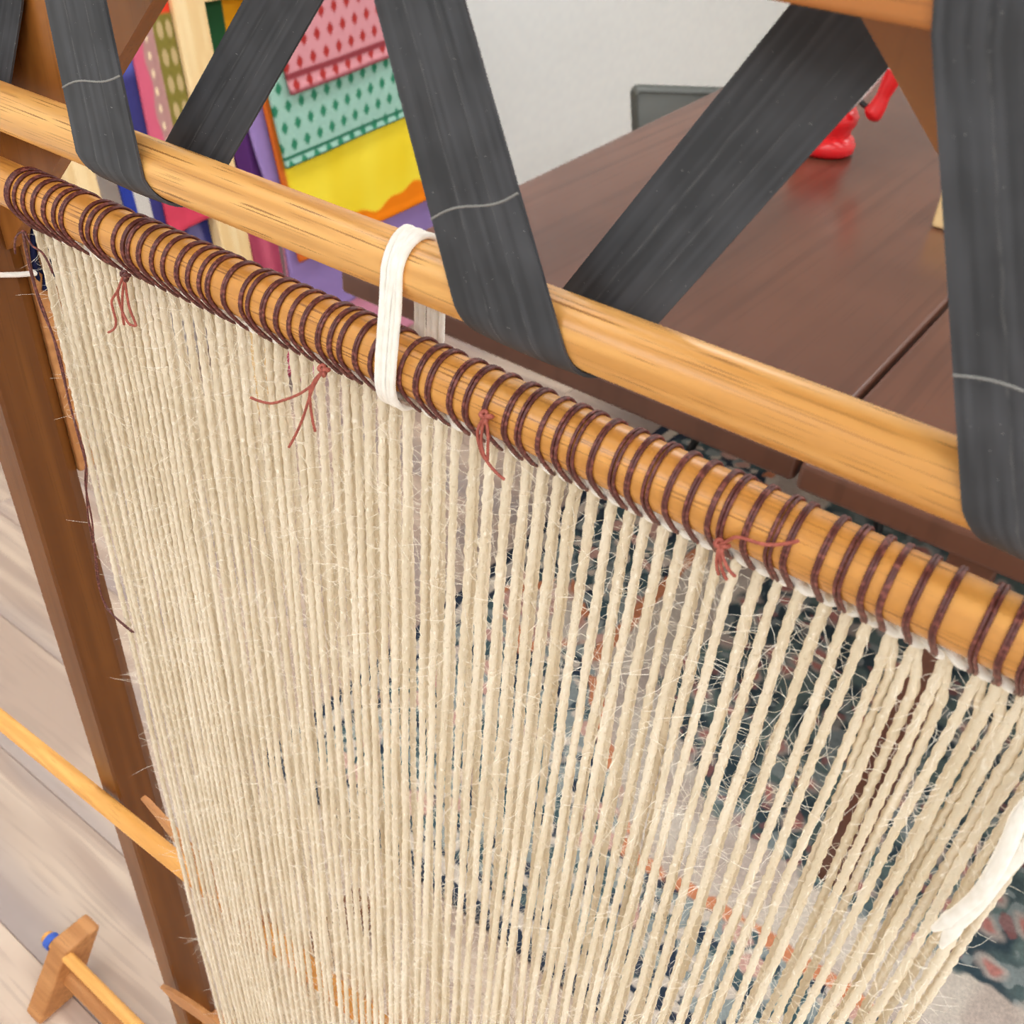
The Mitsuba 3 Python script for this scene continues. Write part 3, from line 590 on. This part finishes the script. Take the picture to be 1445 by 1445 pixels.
# loose fibres standing off the yarns
hv, hf, hn = [], [], 0
g = np.random.default_rng(5)
NH = 42000
allP = [p for p in paths]
for h in range(NH):
    P = allP[g.integers(len(allP))]; i = g.integers(4, len(P) - 30)
    if P[i, 2] < 0.55 and g.random() < .5: continue
    L = min(g.gamma(2.2, 0.0022) + 0.0014, 0.010)
    a = g.random() * 2 * np.pi; d0 = np.array([np.cos(a), np.sin(a), g.normal(0, .8)]); d0 /= np.linalg.norm(d0)
    c = g.normal(0, 1, 3) * 1.1
    s_ = np.linspace(0, 1, 4)[:, None]
    Q = P[i] + np.array([np.cos(a), np.sin(a), 0]) * YR * 0.85 + d0 * L * s_ + c * L * 0.55 * s_ ** 2
    w_ = np.cross(Q[-1] - Q[0], [0.3, -1, 0.4]); w_ /= max(np.linalg.norm(w_), 1e-9)
    w2 = np.cross(w_, (Q[-1] - Q[0]) / np.linalg.norm(Q[-1] - Q[0]))
    rr = (0.00013 * (1 - 0.6 * s_))
    tri = np.stack([Q + w_ * rr, Q - w_ * rr * .5 + w2 * rr * .87, Q - w_ * rr * .5 - w2 * rr * .87], 1).reshape(-1, 3)
    hv.append(tri)
hv = np.vstack(hv); nh = len(hv) // 12
base = []
for k in range(3):
    for j in range(3):
        a_, b_ = 3 * k + j, 3 * k + (j + 1) % 3
        base += [[a_, b_, b_ + 3], [a_, b_ + 3, a_ + 3]]
base = np.array(base)
hf = (base[None] + 12 * np.arange(nh)[:, None, None]).reshape(-1, 3)
part(t_warp, 'fuzz', (hv, hf), 'mat_fuzz', smooth=False, kind='stuff', label='fine loose wool fibres on the yarns')

# ------------------------------------------------------------------ rods and swords in the warp
def rline(x): return 0.6305 + (x + 0.7613) * 0.0752
single('shed_rod', rod((-1.0, 0.2475, rline(-1.0)), (0.05, 0.2475, rline(0.05)), 0.0084, 28), 'mat_rod_wood', 'round honey coloured rod passing between the warp layers, crossing before the left post', 'rod', smooth=40)
def sword(pts_top, pts_bot, y, label):
    pts_top, pts_bot = [[(x * .9447, 1.43 - (1.43 - z) * .9447) for x, z in q] for q in (pts_top, pts_bot)]
    poly = np.array(pts_bot + pts_top[::-1])
    a = fix(prism(poly, y - .0022, y + .0022))
    return single('weaving_sword', a, 'mat_sword_wood', label, 'weaving sword')
sword([(-.545, .677), (-.538, .6775), (-.515, .6705), (-.4947, .6635), (-.40, .632)], [(-.545, .675), (-.532, .667), (-.515, .6535), (-.499, .641), (-.40, .600)], 0.2475, 'pointed flat wooden weaving sword stuck in the warp just above the round rod')
sword([(-.626, .2415), (-.60, .262), (-.56, .283), (-.5115, .304), (-.45, .322)], [(-.626, .2385), (-.60, .236), (-.56, .254), (-.5115, .272), (-.45, .288)], 0.2475, 'pointed flat wooden weaving sword near the foot of the left loom post')

# ------------------------------------------------------------------ end block with two rods on the floor
t = thing('rod_stand', 'tilted wooden end block holding two rods, on the floor left of the loom post', 'stand')
def tilt_block(x0, x1):
    s = m3.Manifold.sphere(0.004, 10)
    P = [(x, y, z) for x in (x0, x1) for y, z in ((.182, .006), (.236, .005), (.243, .098), (.290, .096))]
    return m3.Manifold.batch_hull([s.translate(p) for p in P])
part(t, 'end_block', tilt_block(-0.862, -0.838), 'mat_sword_wood', smooth=40)
part(t, 'end_block', tilt_block(-0.20, -0.176), 'mat_sword_wood', smooth=40)
part(t, 'rod', rod((-0.885, 0.2425, 0.089), (-0.17, 0.2425, 0.089), 0.0082, 24), 'mat_rod_wood', smooth=40, label='pale thin rod')
part(t, 'rod', rod((-0.838, 0.238, 0.045), (-0.2, 0.238, 0.045), 0.0135, 28), 'mat_sword_wood', smooth=40, label='thicker brown rod')
a = np.linspace(0, 2 * np.pi, 24, endpoint=False)
part(t, 'rubber_band', cat_([tube(np.stack([0 * a - .872 + q, .2425 + .0095 * np.cos(a), .089 + .0095 * np.sin(a)], -1), .0022, 8, closed=True) for q in (-.003, .0005, .004)]), 'mat_blue_band', smooth=60, label='blue rubber band round the rod end')

# ------------------------------------------------------------------ white cotton ties
t = thing('cotton_loop', 'loop of white cotton strands hung over the upper dowel and round the lower one', 'cotton loop')
for j in range(5):
    r = 0.0014; u_ = (j - 2) * 0.00195
    fa, ba = UY - UR - r, UY + UR + r
    pts = []
    for a in np.linspace(np.pi, 0, 16): pts.append((UY + (UR + r) * np.cos(a), UZ + (UR + r) * np.sin(a)))
    pts.append((ba + .001, UZ - .012)); pts.append((LY + LR + .0045, LZ + .006))
    for a in np.linspace(0, -np.pi, 14): pts.append((LY + (LR + .0036) * np.cos(a), LZ - .001 + (LR + .0046) * np.sin(a)))
    pts.append((LY - LR - .0030, LZ + .008)); pts.append((fa - .0012, UZ - .010))
    pts = np.array(pts); nP = len(pts)
    c = np.linspace(0, 1, nP)
    # x: front run a little left, back run a little right
    bk = 0.5 - 0.5 * np.cos(2 * np.pi * np.clip(c * 1.0, 0, 1))
    X = -0.2270 + u_ * (1 + 0.5 * bk) - 0.0045 * bk + 0.0005 * np.sin(c * 9 + j)
    yy = pts[:, 0] - (0.0007 if j % 2 else 0) * np.sign(UY - pts[:, 0]) * -1
    part(t, 'strand', tube(np.stack([X, yy, pts[:, 1]], -1), r * (1 + 0.1 * math.sin(j * 3)), 9, closed=True), 'mat_cotton', smooth=60)
t = thing('cotton_tie', 'thick white cotton tie hanging in front of the warp at its right edge', 'cotton tie')
Yt = 0.243
part(t, 'strand', tube(spline([(.0300, Yt, 1.2222), (.0290, Yt - .002, 1.205), (.0266, Yt - .003, 1.1884), (.0279, Yt - .003, 1.1734), (.0288, Yt - .001, 1.1491), (.0263, Yt, 1.1295), (.0228, Yt + .001, 1.1150)], 50), np.r_[.0020, np.full(43, .0026), np.linspace(.0030, .0012, 6)], 10), 'mat_cotton', smooth=60)
part(t, 'strand', tube(spline([(.0330, Yt, 1.2222), (.0330, Yt - .002, 1.195), (.0320, Yt - .001, 1.1736), (.0308, Yt, 1.1591), (.0295, Yt, 1.1372), (.0276, Yt, 1.1220), (.0275, Yt, 1.1100)], 50), np.r_[.0020, np.full(43, .0027), np.linspace(.0030, .0010, 6)], 10), 'mat_cotton', smooth=60)

t = thing('white_string', 'white string tied round the left post of the loom', 'string')
sp = [(-.579, .2625, 1.163), (-.5785, .275, 1.1535), (-.5785, .288, 1.149), (-.580, .301, 1.145), (-.590, .3035, 1.143)]
part(t, 'strand', tube(spline([(-.612, .2560, 1.166), (-.595, .2560, 1.168), (-.5795, .2575, 1.166)] + sp, 50), 0.0017, 8), 'mat_cotton', smooth=60)
t = thing('yarn_tuft', 'small dark navy yarn tuft behind the left post of the loom', 'yarn')
g = np.random.default_rng(3)
ms = []
for i in range(14):
    c0 = np.array([-.5870, .3125, 1.152]) + g.normal(0, .0025, 3)
    ms.append(tube(spline([c0 + (0, .004, .022), c0 + g.normal(0, .003, 3), c0 + (g.normal(0, .004), g.normal(0, .003) + .003, -.018 - .006 * g.random())], 12), 0.0016, 6))
part(t, 'strands', cat_(ms), 'mat_navy_yarn', smooth=60, kind='stuff')
